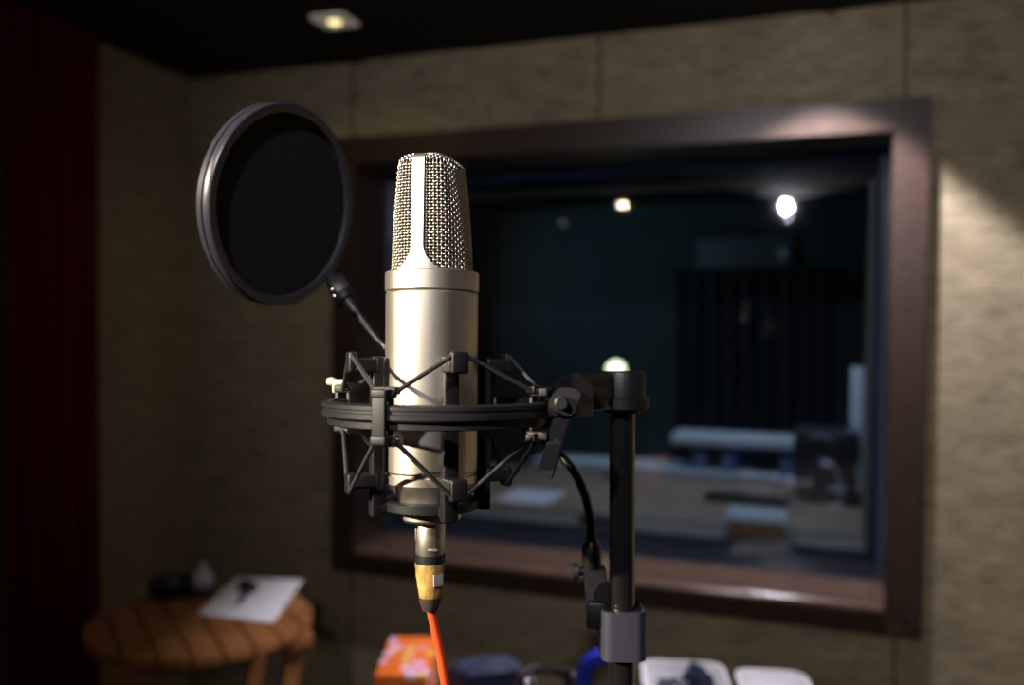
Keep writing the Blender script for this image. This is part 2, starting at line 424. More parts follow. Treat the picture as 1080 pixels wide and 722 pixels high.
# ------------------------------------------------------------------ microphone rig
DM = .505
axis0 = P(455, 433, DM)
hs = (axis0-CAM); ryaw = math.atan2(-hs.x, hs.y)
TILT = math.radians(-2.6)
RIG = Matrix.Translation(axis0) @ Matrix.Rotation(ryaw, 4, 'Z') @ Matrix.Rotation(TILT, 4, 'X') @ Matrix.Scale(.001, 4)
RIGR = (Matrix.Rotation(ryaw, 4, 'Z') @ Matrix.Rotation(TILT, 4, 'X')).to_3x3()
ZR = RIGR @ V((0, 0, 1))
def rig_thing(name, label, cat, z):
    o = bpy.data.objects.new(name, None); COL.objects.link(o); o.empty_display_size = .03
    M = Matrix.Translation(RIG @ V((0, 0, z))) @ RIGR.to_4x4(); o.matrix_world = M; WM[o] = M
    return tag(o, label, cat)

mic = rig_thing('microphone', 'large champagne silver studio condenser microphone standing upright in the black shock mount', 'microphone', -64)
b = bm_new()
R = 27.3
add_lathe(b, [(0, 69.5), (26.6, 69.5), (R, 68.6), (R, -34.4), (R-.4, -35.2), (R-1.2, -35.4), (R-1.2, -36.6), (R-.1, -37), (R-.1, -41.3), (R-.8, -42), (21.2, -50.5), (20.5, -52), (18, -53), (18, -62.4), (17.3, -63.6), (0, -63.6)], 96, RIG)
obj('body', b, nickel, mic, 25)
b = bm_new()
add_lathe(b, [(25, 81.6), (27.1, 81.6), (27.8, 80.9), (27.8, 70.6), (27.2, 69.9), (25, 69.9)], 96, RIG, closed=True)
obj('collar', b, nickel, mic, 25)
# head geometry
PHI = math.radians(20)
E1 = V((-math.sin(PHI), -math.cos(PHI), 0)); E2 = V((math.cos(PHI), -math.sin(PHI), 0))
ZB, ZT, RND = 81.0, 148.5, 5.0
def head_dims(z, inset=0.0):
    t = max(0, min(1, (z-ZB)/(ZT-ZB)))
    a = 25.4-1.6*t; c = 25.0-8.2*(t**1.15); n = 2.0+2.4*t**1.3
    if z > ZT-RND:
        k = (z-(ZT-RND))/RND; d = RND*(1-math.sqrt(max(0, 1-k*k))); a -= d; c -= d
    return a-inset, c-inset, n
NSEC = 360
def section(z, inset=0.0):
    a, c, n = head_dims(z, inset); pts = []
    for i in range(NSEC):
        th = 2*PI*i/NSEC; ct, st = math.cos(th), math.sin(th)
        x = a*math.copysign(abs(ct)**(2/n), ct); y = c*math.copysign(abs(st)**(2/n), st)
        pts.append(E1*x+E2*y+V((0, 0, z)))
    cum = [0]
    for i in range(NSEC): cum.append(cum[-1]+(pts[(i+1) % NSEC]-pts[i]).length)
    return pts, cum
def at_arc(sec, s):
    pts, cum = sec; L = cum[-1]; s %= L
    lo, hi = 0, NSEC
    while hi-lo > 1:
        m = (lo+hi)//2
        if cum[m] <= s: lo = m
        else: hi = m
    f = (s-cum[lo])/(cum[lo+1]-cum[lo]); return pts[lo].lerp(pts[(lo+1) % NSEC], f)
def out_normal(sec, s, z):
    t = at_arc(sec, s+.3)-at_arc(sec, s-.3); nn = V((t.y, -t.x, 0)).normalized()
    if z > ZT-RND:
        k = (z-(ZT-RND))/RND; nn = (nn*math.sqrt(max(0, 1-k*k))+V((0, 0, k))).normalized()
    return nn
# profile heights evenly spaced along the outside
zs = []; s = ZB+.6
while s < ZT-RND: zs.append(s); s += 1.72
for k in range(1, 6): zs.append(ZT-RND+RND*math.sin(PI/2*k/5.3))
NC = 66
b = bm_new()
secs = {z: section(z, 1.5) for z in zs}
AMP = .42
for r, z in enumerate(zs):
    sec = secs[z]; L = sec[1][-1]; pts = []
    m = NC*4
    for i in range(m):
        s = L*i/m; p = at_arc(sec, s); nn = out_normal(sec, s, z)
        pts.append(RIG @ (p+nn*(AMP*math.cos(PI*(i/4+r)))))
    add_tube(b, pts, 0.00046, 5, closed=True)
for c in range(NC):
    key = []
    for r, z in enumerate(zs):
        sec = secs[z]; s = sec[1][-1]*c/NC; key.append((at_arc(sec, s), out_normal(sec, s, z), -AMP*math.cos(PI*(c+r))))
    pts = []
    for i in range(len(key)-1):
        for j in range(4):
            f = j/4; w = (1-math.cos(PI*f))/2
            pts.append(RIG @ (key[i][0].lerp(key[i+1][0], f)+key[i][1].lerp(key[i+1][1], f)*(key[i][2]*(1-w)+key[i+1][2]*w)))
    pts.append(RIG @ (key[-1][0]+key[-1][1]*key[-1][2]))
    add_tube(b, pts, 0.00046, 5)
obj('grille_mesh', b, wire_m, mic, 80)
# dark inner gauze
b = bm_new(); rings = []
for z in [ZB]+zs+[ZT-.2]:
    pts, _ = section(min(z, ZT-.25), 3.0); rings.append([b.verts.new(RIG @ p) for p in pts[::6]])
for A, B in zip(rings, rings[1:]):
    for j in range(len(A)): b.faces.new((A[j], A[(j+1) % len(A)], B[(j+1) % len(A)], B[j]))
b.faces.new(rings[-1]); b.faces.new(rings[0][::-1])
obj('inner_gauze', b, liner_m, mic, 60)
# silver head frame: two straps that flare into the collar and bridge over the top
b = bm_new()
HW, FR = 3.5, 15.0
def strap_hw(z, L):
    k = ZB+.2+FR-z
    if k <= 0: return HW
    return HW+FR-math.sqrt(max(0, FR*FR-min(k, FR)**2))
zf = [ZB-.3+.9*i for i in range(20)]; z = zf[-1]+2
while z < ZT-RND: zf.append(z); z += 2.5
zf += [ZT-RND+RND*math.sin(PI/2*k/6) for k in range(0, 6)]
for side in (0, .5):
    grid = []
    for z in zf:
        sec = section(z, -.7); sin_ = section(z, 2.2); L = sec[1][-1]; Li = sin_[1][-1]; w = min(strap_hw(z, L), L*.245); wi = w*Li/L
        row = []
        m = 13
        for i in range(m): 
            u = -1+2*i/(m-1); row.append(at_arc(sec, L*side+u*w))
        rin = [at_arc(sin_, Li*side+(-1+2*i/(m-1))*wi) for i in range(m)]
        grid.append([b.verts.new(RIG @ p) for p in row+rin[::-1]])
    for A, B in zip(grid, grid[1:]):
        m = len(A)
        for j in range(m): b.faces.new((A[j], A[(j+1) % m], B[(j+1) % m], B[j]))
    b.faces.new(grid[0][::-1]); b.faces.new(grid[-1])
# top bridge
bx = frame_of(RIG @ V((0, 0, ZT-.7)), ZR, RIGR @ E1)
add_box(b, bx, .036, .007, .0022, .0006)
# base ring that closes the flare all the way round
ring_o = [section(zz, -.7)[0][::4] for zz in (ZB-.3, ZB+1.0)]; ring_i = [section(zz, 2.2)[0][::4] for zz in (ZB+1.0, ZB-.3)]
q = [[b.verts.new(RIG @ p) for p in rr] for rr in ring_o+ring_i]
for i in range(4):
    A, B = q[i], q[(i+1) % 4]
    for j in range(len(A)): b.faces.new((A[j], A[(j+1) % len(A)], B[(j+1) % len(A)], B[j]))
obj('head_frame', b, nickel, mic, 40)

# microphone cable
cab = rig_thing('microphone_cable', 'orange red microphone cable hanging from the taped plug under the microphone', 'cable', -64.6)
b = bm_new(); add_lathe(b, [(0, -63.6), (8.3, -63.6), (8.6, -64.2), (8.6, -83.2), (8.3, -84), (0, -84)], 40, RIG); 
add_box(b, RIG @ T(-8.2, -1.5, -71) , 1.6, 4, 9, .5); add_box(b, RIG @ T(1.5, -8.6, -80.5), 5.5, 1, 1.4, .3); obj('plug_shell', b, nickel, cab)
b = bm_new(); add_lathe(b, [(0, -83.9), (8.8, -83.9), (8.8, -89.2), (0, -89.2)], 40, RIG); obj('black_ring', b, blk, cab)
b = bm_new(); prof = [(0, -89)]; 
for i in range(13):
    f = i/12; prof.append((9.0-3.4*f**1.4+.12*math.sin(i*2.1), -89.1-24*f))
add_lathe(b, prof+[(0, -113)], 40, RIG); 
obj('tape_wrap', b, tape_m, cab, label='brown masking tape wound round the plug')
b = bm_new(); add_box(b, RIG @ T(4.6, -6.9, -98) @ Matrix.Rotation(.55, 4, 'Z') @ Matrix.Rotation(-.08, 4, 'X'), 6.5, .9, 7, .4); obj('latch_tab', b, mat('pale_metal_tab', (.55, .53, .5), .4, .3), cab)
b = bm_new(); add_lathe(b, [(0, -109), (6.6, -109), (6.3, -112), (5, -115.5), (4.4, -117), (0, -117)], 32, RIG); obj('strain_relief', b, boot_m, cab)
b = bm_new()
p_end = RIG @ V((0, 0, -114))
cp = [p_end, P(463.5, 684, .506), P(470, 722, .508), P(484, 800, .515), P(530, 1100, .54)]
cp += [V((cp[-1].x+.02, cp[-1].y+.03, .25)), V((cp[-1].x+.06, cp[-1].y+.10, .04)), V((cp[-1].x+.18, cp[-1].y+.25, .0032)), V((cp[-1].x+.45, cp[-1].y+.2, .0032)), V((cp[-1].x+.7, cp[-1].y-.3, .0032))]
add_tube(b, spline(cp, 14), .0029, 12); obj('cord', b, red_cable, cab, 80)

# shock mount
mnt = rig_thing('shock_mount', 'black ring shock mount with elastic cords cradling the silver microphone', 'shock mount', -62)
def az(deg, r, z): a = math.radians(deg); return V((math.sin(a)*r, -math.cos(a)*r, z))
def azM(deg, r, z):   # local frame: x tangential, y inward, z up
    a = math.radians(deg); return RIG @ Matrix.Translation(az(deg, r, z)) @ Matrix.Rotation(a, 4, 'Z')
b = bm_new()
OFF = RIG @ T(4.0, 0, 0)
RIG_R = OFF
add_lathe(b, [(61, 5.2), (62, 6.4), (65.5, 6.4), (67.3, 5.4), (67.3, 3.4), (66.6, 2.9), (66.6, 1.5), (67.3, 1.0), (67.3, -1.6), (66.4, -2.6), (64.2, -2.8), (64.2, -6.6), (63.4, -7.2), (61.6, -7.2), (61, -6.4)], 128, OFF, closed=True)
obj('ring', b, blk_soft, mnt, 30)
BAR = [18, 108, 198, 288]; CLIP = [333, 63, 153, 243]
for a in BAR:
    b = bm_new()
    add_box(b, azM(a, 33, -14), 9, 7, 92, 1.2)                    # long rail
    add_box(b, azM(a, 29.6, -14), 6, 3, 80, .8)                     # rubber pad side
    for z in (27, -39):
        add_box(b, azM(a, 40, z), 11, 13, 8, 1.2); add_box(b, azM(a, 48, z+(1.5 if z > 0 else -1.5)), 10, 5, 12, 1.5)
    add_box(b, azM(a, 28, -55), 9, 12, 6.4, 1.2)
    obj('cradle_bar', b, blk, mnt)
b = bm_new(); add_lathe(b, [(18.2, -51.3), (27, -51.3), (28, -52), (28, -56.8), (27, -57.5), (18.2, -57.5)], 64, RIG, closed=True); obj('base_ring', b, blk, mnt)
def rr(deg, r, z): return az(deg, r, z)+V((4, 0, 0)) if r > 55 else az(deg, r, z)
for a in CLIP:
    b = bm_new(); A = math.radians(a)
    def cM(r, z): return RIG @ Matrix.Translation(az(a, r, z)+V((4, 0, 0))) @ Matrix.Rotation(A, 4, 'Z')
    if a != 63: add_box(b, cM(68.0, 0), 8, 3, 25, .7)
    add_box(b, cM(60.0, 0), 8, 2.4, 22, .7)
    for z in (12.2, -12.2):
        add_box(b, cM(63.5, z), 9.5, 13, 5, 1.2); add_box(b, cM(60.5, z*1.12), 14, 6, 4.2, 1)
    obj('clip', b, blk_soft, mnt)
for a in CLIP:
    for d in (45, -45):
        for sgn in (1, -1):
            b = bm_new()
            p0 = az(a, 61.5, 13.0*sgn-.0)+V((4, 0, 0)); p0 = p0 + az(a+90, 6 if d > 0 else -6, 0)
            bar = (a+d) % 360
            p1 = az(bar, 48.5, (31.5 if sgn > 0 else -42.5)) + az(bar+90, -5.2 if d > 0 else 5.2, 0)
            e = (p1-p0).normalized()
            add_tube(b, [RIG @ (p0-e*3), RIG @ (p0.lerp(p1, .3)), RIG @ (p0.lerp(p1, .7)), RIG @ (p1+e*3)], .00132, 8)
            obj('elastic_cord', b, elastic_m, mnt, 60)
# small pale cord end on the far left clip
b = bm_new(); pk = P(349.5, 402, .535)
add_lathe(b, [(0, -.0032), (.002, -.0026), (.0028, 0), (.002, .0026), (0, .0032)], 16, frame_of(pk, rgt)); add_box(b, frame_of(P(358, 407, .535), ZR, rgt), .008, .007, .0085, .001); obj('pale_cord_end', b, mat('ivory_plastic', (.72, .66, .5), .4), mnt, 60)
# swivel arm to the stand
vx, vy = rgt, ZR
def vM(px, py, d, z=None): return frame_of(P(px, py, d), -fwd if z is None else z, rgt)
b = bm_new()
def bar_between(bm, p, q, w, h, up, bev):
    t = q-p; add_box(bm, frame_of((p+q)/2, up, t), t.length, w, h, bev)
bar_between(b, P(570, 430, .50), P(612, 428, .527), .022, .0125, ZR, .0015); add_lathe(b, [(0, 0), (.007, 0), (.007, .03), (0, .03)], 24, vM(594, 425, .515))
add_box(b, frame_of(P(571, 433, .508), ZR, P(612, 428, .527)-P(566, 430, .508)), .014, .018, .020, .002)
obj('ring_bracket', b, blk, mnt)
b = bm_new()
add_lathe(b, [(0, -.012), (.0115, -.012), (.0128, -.0108), (.0128, .0108), (.0115, .012), (0, .012)], 40, vM(604, 414, .532))
bar_between(b, P(604, 405, .535), P(640, 405, .552), .017, .0135, ZR, .003)
bar_between(b, P(616, 421, .537), P(638, 417, .55), .016, .0155, ZR, .002)
obj('swivel_arm', b, gloss_blk, mnt)
b = bm_new()
def pixpoly(pts, d, h, bm, bev, z=None):
    O = P(pts[0][0], pts[0][1], d); M = frame_of(O, -fwd, rgt); Mi = M.inverted()
    add_prism(bm, [(lambda q: (q.x, q.y))(Mi @ P(x, y, d)) for x, y in pts], h, M, bev)
pixpoly([(576, 434), (580, 416), (590, 408), (604, 408), (613, 414), (607, 434), (601, 438), (582, 438)], .488, .012, b, .001)
pixpoly([(585, 434), (602, 438), (582, 505), (567, 497)], .484, .0065, b, .0009)
obj('locking_lever', b, blk_soft, mnt)
b = bm_new(); add_lathe(b, [(0, .0022), (.0030, .0022), (.0042, .0012), (.0042, -.03), (0, -.03)], 28, vM(592, 425, .472)); obj('pivot_bolt', b, blk_soft, mnt)
# cap on the pole
PD = .56
pole_top = P(656.3, 432, PD)
PM = frame_of(pole_top, ZR, rgt)
b = bm_new(); k = PD/F
add_lathe(b, [(0, 41*k), (21*k, 41*k), (23.5*k, 39.5*k), (24.5*k, 37*k), (24.5*k, 14*k), (27.5*k, 13*k), (28.4*k, 12*k), (28.4*k, 2*k), (27*k, 0), (19*k, 0), (19*k, -3*k), (0, -3*k)], 48, PM)
obj('thread_cap', b, blk, mnt, 30)

# microphone stand
lean = -ZR
foot_t = (pole_top.z-.03)/(-lean.z)
foot = pole_top+lean*foot_t
st = thing('microphone_stand', 'straight black tube microphone stand carrying the shock mount and grey clamp', 'microphone stand', (foot.x, foot.y, 0))
b = bm_new(); pr = 13.6*k
L_up = .62
add_lathe(b, [(0, -3*k), (pr, -3*k), (pr, -L_up), (0, -L_up)], 40, PM); obj('upper_tube', b, gloss_blk, st)
b = bm_new(); add_lathe(b, [(0, -L_up+.03), (pr*1.5, -L_up+.03), (pr*1.65, -L_up+.025), (pr*1.65, -L_up-.05), (pr*1.45, -L_up-.06), (0, -L_up-.06)], 32, PM); obj('clutch_grip', b, blk, st)
b = bm_new(); add_lathe(b, [(0, -L_up-.05), (pr*1.3, -L_up-.05), (pr*1.3, -foot_t+.01), (0, -foot_t+.01)], 32, PM); obj('lower_tube', b, gloss_blk, st)
b = bm_new(); add_lathe(b, [(0, 0), (.125, 0), (.128, .006), (.124, .014), (.06, .022), (.022, .03), (.018, .06), (0, .06)], 56, T(foot.x, foot.y, 0)); obj('base', b, blk, st)

# pop filter
C = P(297.5, 217, .64); s_ = (C-CAM).normalized(); rp = s_.cross(V((0, 0, 1))).normalized(); upp = rp.cross(s_)
ca, sa = math.cos(math.radians(46)), math.sin(math.radians(46)); c4, s4 = math.cos(math.radians(4)), math.sin(math.radians(4))
pn = (rp*c4-upp*s4)*sa - s_*ca
pv = (upp*c4+rp*s4)
PF = frame_of(C, pn, pv.cross(pn))
cl_p = P(655, 662, .56)
pop = thing('pop_filter', 'round black pop filter on a bent gooseneck clamped to the stand', 'pop filter', cl_p)
RO = .0752
b = bm_new()
prof = [(RO-.006, -.0062), (RO-.0015, -.0066), (RO-.0004, -.0056), (RO-.0002, -.0012), (RO-.0012, -.0006), (RO-.0012, .0002), (RO-.0002, .0008), (RO-.0002, .0052), (RO-.0012, .0064), (RO-.0052, .0066), (RO-.0072, .0058), (RO-.0076, .004), (RO-.0076, -.0050)]
add_lathe(b, prof, 128, PF, closed=True); obj('hoop', b, rim_m, pop, 40)
b = bm_new()
for z in (.0022, -.0022):
    add_lathe(b, [(0, z+.0004), (RO-.005, z+.0004), (RO-.005, z-.0004), (0, z-.0004)], 96, PF)
obj('nylon_screen', b, fabric_blk, pop)
gp = [(624, 574, .585), (622.5, 550, .587), (617, 523, .59), (606, 498, .595), (588, 477, .60), (566, 459, .606), (535, 442, .614), (500, 426, .621), (460, 405, .628), (428, 384, .635), (403, 362, .641), (386, 342, .648), (373, 323, .654), (364, 309, .660)]
path = spline([P(*g) for g in gp], 44)
rads = [.0031+.00035*math.cos(2*PI*i/4.0) for i in range(len(path))]
b = bm_new(); add_tube(b, path, rads, 12); obj('gooseneck', b, gloss_blk, pop, 80)
b = bm_new(); q0, q1 = P(376, 330, .652), P(350, 292, .668); t = (q1-q0)
add_tube(b, [q0, q0+t*.15, q0+t*.3, q0+t*.32, q0+t*.7, q0+t], [.0045, .0055, .0058, .0085, .0085, .006], 16)
add_box(b, frame_of(P(359, 303, .662), t, rgt), .014, .016, .016, .003)
j = obj('hoop_joint', b, blk, pop)
for px, py in ((350.5, 306), (352.5, 312.5)):
    b = bm_new(); add_lathe(b, [(0, .0015), (.001, .0012), (.0014, 0), (.0014, -.004), (0, -.004)], 12, frame_of(P(px, py, .653), -fwd)); obj('screw', b, screw_m, j)
# clamp at the lower end
b = bm_new(); h0, h1 = P(624.5, 598, .585), P(624, 566, .585)
add_tube(b, [h0, h0.lerp(h1, .68), h0.lerp(h1, .86), h1], [10.8*.585/F, 10.6*.585/F, 7*.585/F, 6.2*.585/F], 20); obj('sleeve', b, gloss_blk, pop)
b = bm_new()
pixpoly([(614, 594), (637, 594), (640, 640), (634, 662), (624, 662), (619, 640)], .591, .012, b, .001)
pixpoly([(625, 624), (632, 614), (642, 612), (642, 655), (634, 664), (625, 662)], .572, .006, b, .001)
obj('clamp_bracket', b, blk_soft, pop)
b = bm_new(); add_tube(b, [P(604, 602, .585), P(610, 602, .585), P(611, 602, .585), P(620, 602, .585)], [.0055, .0055, .003, .003], 14); obj('thumb_knob', b, screw_m if False else blk_soft, pop)
# clamp strap: open rounded loop round the tube
CM = frame_of(pole_top+lean*(231*PD/F), ZR, rgt)
b = bm_new(); k2 = PD/F; w0, d0, th = 46*k2, 46*k2, 3.4*k2; hh = 50*k2
oc = rounded_rect(w0, d0, 11*k2); ic = rounded_rect(w0-2*th, d0-2*th, 8*k2)
pc = len(oc); skip = set(range(7, 14))  # gap at the back left
lay = [[b.verts.new(CM @ V((x, y, z))) for x, y in cc] for cc, z in ((oc, hh/2), (oc, -hh/2), (ic, -hh/2), (ic, hh/2))]
idx = [i for i in range(pc-1) if i not in (12, 13)]+[pc-1]
for i in range(pc):
    if i in (7, 8, 9, 10, 11, 12): continue
    q = (i+1) % pc
    for a in range(4):
        A, B = lay[a], lay[(a+1) % 4]; b.faces.new((A[i], A[q], B[q], B[i]))
for i in (7, 13): b.faces.new([lay[a][i] for a in range(4)])
obj('clamp_strap', b, clamp_grey, pop, 40, label='grey strap of the clamp')
b = bm_new(); 
bar_between(b, CM @ V((-15*k2, 10*k2, 12*k2)), CM @ V((-36*k2, 14*k2, 14*k2)), .008, .018, ZR, .002)
add_lathe(b, [(pr+.0002, -hh*.42), (pr+.004, -hh*.42), (pr+.004, hh*.47), (pr+.0002, hh*.47)], 32, CM, closed=True)
obj('clamp_jaw', b, blk, pop)

# ------------------------------------------------------------------ round slatted side table, left
TZ = .70
TC = PZ(213, 651, TZ); TR = .292
d1, d2 = PZ(165, 642, TZ), PZ(196, 702, TZ); sl = (d2-d1); sl.z = 0; sl.normalize(); sn = V((-sl.y, sl.x, 0))
tb = thing('side_table', 'round teak table with slatted top and slanting legs in the left corner', 'table', (TC.x, TC.y, 0))
NS = 8; pitch = 2*TR/NS
for i in range(NS):
    a0 = -TR+i*pitch+.0025; a1 = -TR+(i+1)*pitch-.0025
    if i == 0: a0 = -TR+.004
    if i == NS-1: a1 = TR-.004
    poly = []
    for j in range(9):
        a = a0+(a1-a0)*j/8; poly.append((a, math.sqrt(max(0, TR*TR-a*a))))
    for j in range(9):
        a = a1+(a0-a1)*j/8; poly.append((a, -math.sqrt(max(0, TR*TR-a*a))))
    b = bm_new(); add_prism(b, poly, .024, frame_of((TC.x, TC.y, TZ-.024), (0, 0, 1), sn), .0025); obj('slat', b, teak, tb, 40)
TM = frame_of((TC.x, TC.y, 0), (0, 0, 1), sn)
for s in (-1, 1):
    b = bm_new(); add_box(b, TM @ T(0, s*.17, TZ-.024-.02), .50, .03, .04, .003); obj('batten', b, teak, tb)
for sx_, sy_ in ((1, 1), (1, -1), (-1, 1), (-1, -1)):
    b = bm_new()
    top = TM @ V((sx_*.22, sy_*.145, TZ-.026)); bot = TM @ V((sx_*.10, sy_*.145+sy_*.03, 0))
    t = bmesh.new(); w, d = .022, .014
    X, Y = TM.to_3x3() @ V((1, 0, 0)), TM.to_3x3() @ V((0, 1, 0))
    vs = [[t.verts.new(c+X*(w*p)+Y*(d*q)) for p, q in ((1, 1), (-1, 1), (-1, -1), (1, -1))] for c in (bot, top)]
    t.faces.new(vs[0][::-1]); t.faces.new(vs[1])
    for i in range(4): t.faces.new((vs[0][i], vs[0][(i+1) % 4], vs[1][(i+1) % 4], vs[1][i]))
    bmesh.ops.bevel(t, geom=list(t.edges), offset=.002, segments=2, affect='EDGES'); merge(b, t)
    obj('leg', b, teak, tb)
b = bm_new(); add_box(b, TM @ T(0, 0, .30), .22, .35, .02, .003); obj('lower_shelf', b, teak, tb)

# sheet of paper
pc4 = [PZ(x, y, TZ+.0022) for x, y in ((250, 608), (320, 611), (288, 656), (208, 647))]
b = bm_new(); add_quad_slab(b, pc4, .002)
o = obj('paper_sheet', b, paper, None, 0); tag(o, 'white printed paper sheets lying on the round slatted table', 'paper')
# black bowl
bc = PZ(180, 628, TZ)
bw = thing('bowl', 'low black round bowl on the left side of the slatted table', 'bowl', (bc.x, bc.y, TZ))
b = bm_new(); add_lathe(b, [(0, .0), (.048, 0), (.056, .008), (.064, .040), (.066, .044), (.063, .045), (.060, .041), (.052, .012), (0, .008)], 40, T(bc.x, bc.y, TZ)); obj('dish', b, black_tab, bw)
b = bm_new(); add_lathe(b, [(.063, .043), (.0665, .0425), (.0675, .046), (.065, .049), (.062, .047)], 40, T(bc.x, bc.y, TZ), closed=True); obj('rim', b, blk, bw)
# grey jar with knob
jc = PZ(214, 627, TZ)
jr = thing('jar', 'small grey onion shaped jar beside the black bowl', 'jar', (jc.x, jc.y, TZ))
b = bm_new(); add_lathe(b, [(0, 0), (.027, 0), (.030, .004), (.030, .016), (.024, .02), (0, .02)], 32, T(jc.x, jc.y, TZ)); obj('foot', b, black_tab, jr)
b = bm_new(); add_lathe(b, [(0, .02), (.020, .02), (.028, .032), (.031, .05), (.027, .066), (.019, .075), (0, .076)], 32, T(jc.x, jc.y, TZ)); obj('belly', b, mat('grey_ceramic', (.34, .36, .38), .35), jr, 60)
b = bm_new(); add_lathe(b, [(0, .074), (.010, .075), (.007, .082), (.010, .09), (.006, .098), (0, .1)], 24, T(jc.x, jc.y, TZ)); obj('knob', b, MATS['grey_ceramic'], jr, 60)
# black plug adapter on the paper
ac = PZ(262, 628, TZ+.003); zt = TZ+.0022
ad = thing('plug_adapter', 'small black two lobed plug adapter lying on the white paper', 'adapter', (ac.x, ac.y, zt))
for px, py, rr_ in ((258, 622, .019), (265, 624, .018)):
    c = PZ(px, py, zt); b = bm_new(); add_lathe(b, [(0, 0), (rr_*.8, 0), (rr_, .006), (rr_, .02), (rr_*.75, .028), (0, .03)], 24, T(c.x, c.y, zt)); obj('lobe', b, blk, ad, 60)
c0, c1_ = PZ(261, 627, zt), PZ(252, 638, zt); b = bm_new(); z5 = V((0, 0, .0085)); add_tube(b, [c0+z5, c0.lerp(c1_, .5)+z5, c1_+z5], [.0085, .008, .006], 14); obj('barrel', b, blk, ad)
c2_ = PZ(249, 641, zt); b = bm_new(); add_tube(b, [c1_+z5, c2_+z5], [.004, .0035], 12); obj('plug_tip', b, mat('brass', (.6, .42, .15), .35, 1.0), ad)

# ------------------------------------------------------------------ low black table in front of the window with the odds and ends
LZ = .735
tp = [PZ(380, 712, LZ), PZ(885, 735, LZ)]
ta = PZ(372, 735, LZ); tbp = PZ(890, 748, LZ)
ex = (tbp-ta); ex.z = 0; Lx = ex.length; ex.normalize(); ey = V((-ex.y, ex.x, 0))
dep = .46
lt = thing('low_table', 'black table below the window, its top just under the small boxes', 'table', ((ta.x+tbp.x)/2-ey.x*dep/2, (ta.y+tbp.y)/2-ey.y*dep/2, 0))
ctr = (ta+tbp)/2-ey*dep/2
LM = frame_of((ctr.x, ctr.y, 0), (0, 0, 1), ex)
b = bm_new(); add_box(b, LM @ T(0, 0, LZ-.0125), Lx, dep, .025, .003); obj('tabletop', b, black_tab, lt)
for a in (-1, 1):
    for c in (-1, 1):
        b = bm_new(); add_box(b, LM @ T(a*(Lx/2-.04), c*(dep/2-.04), (LZ-.025)/2), .035, .035, LZ-.025, .003); obj('leg', b, black_tab, lt)
b = bm_new(); add_box(b, LM @ T(0, dep/2-.04, LZ-.06), Lx-.1, .02, .06, .003); obj('apron', b, black_tab, lt)

# tissue box
BH = .118
q = [PZ(x, y, LZ+BH) for x, y in ((416, 670), (466, 671), (446, 712), (390, 712))]
cen = sum(q, V())/4; ax = ((q[1]-q[0])+(q[2]-q[3])); ax.z = 0; ax.normalize()
bl = ((q[3]-q[0]).length+(q[2]-q[1]).length)/2; bwid = ((q[1]-q[0]).length+(q[2]-q[3]).length)/2
tx = thing('tissue_box', 'orange floral tissue box beside the hanging cable', 'tissue box', (cen.x, cen.y, LZ))
XM = frame_of((cen.x, cen.y, LZ), (0, 0, 1), ax)
b = bm_new(); add_box(b, XM @ T(0, 0, BH/2), bwid, bl, BH, .002); obj('carton', b, floral_mat(), tx)
b = bm_new(); add_prism(b, [(.010*math.cos(2*PI*i/24), .055*math.sin(2*PI*i/24)) for i in range(24)], .0008, XM @ T(0, 0, BH)); obj('opening', b, mat('amber_film', (.85, .42, .12), .35), tx)

# navy pouch: soft slab with a creased flap
def soft_slab(bm, M, w, d, h, ridge, seed, nx=18, ny=14):
    rnd = random.Random(seed); top, bot = {}, {}
    ph = [rnd.uniform(0, 6) for _ in range(4)]
    for i in range(nx+1):
        for j in range(ny+1):
            u, v = i/nx*2-1, j/ny*2-1
            e = (1-abs(u)**10)*(1-abs(v)**10)
            z = h*(.30+.70*e**.5)+ridge*max(0, 1-abs(u-.15*v)*1.6)*e+.004*math.sin(3*u+ph[0])*math.sin(4*v+ph[1])*e
            cut = 1-.06*abs(u*v)**3
            top[i, j] = bm.verts.new(M @ V((u*w/2*cut, v*d/2*cut, z))); bot[i, j] = bm.verts.new(M @ V((u*w/2*cut, v*d/2*cut, 0)))
    for i in range(nx):
        for j in range(ny):
            bm.faces.new((top[i, j], top[i+1, j], top[i+1, j+1], top[i, j+1])); bm.faces.new((bot[i, j], bot[i, j+1], bot[i+1, j+1], bot[i+1, j]))
    for i in range(nx):
        for j in (0, ny): bm.faces.new((top[i, j], top[i+1, j], bot[i+1, j], bot[i, j]))
    for j in range(ny):
        for i in (0, nx): bm.faces.new((top[i, j], top[i, j+1], bot[i, j+1], bot[i, j]))
pc_ = PZ(510, 708, LZ+.09)
pou = thing('pouch', 'dark navy cloth pouch lying beside the orange tissue box', 'pouch', (pc_.x, pc_.y, LZ))
NM = frame_of((pc_.x, pc_.y, LZ), (0, 0, 1), rgt) @ RZ(.42)
b = bm_new(); soft_slab(b, NM, .135, .125, .100, .008, 3); obj('bag', b, navy, pou, 50)
b = bm_new(); soft_slab(b, NM @ T(.0, -.02, .1065), .12, .08, .008, .004, 5, 14, 8); obj('flap', b, navy, pou, 50)

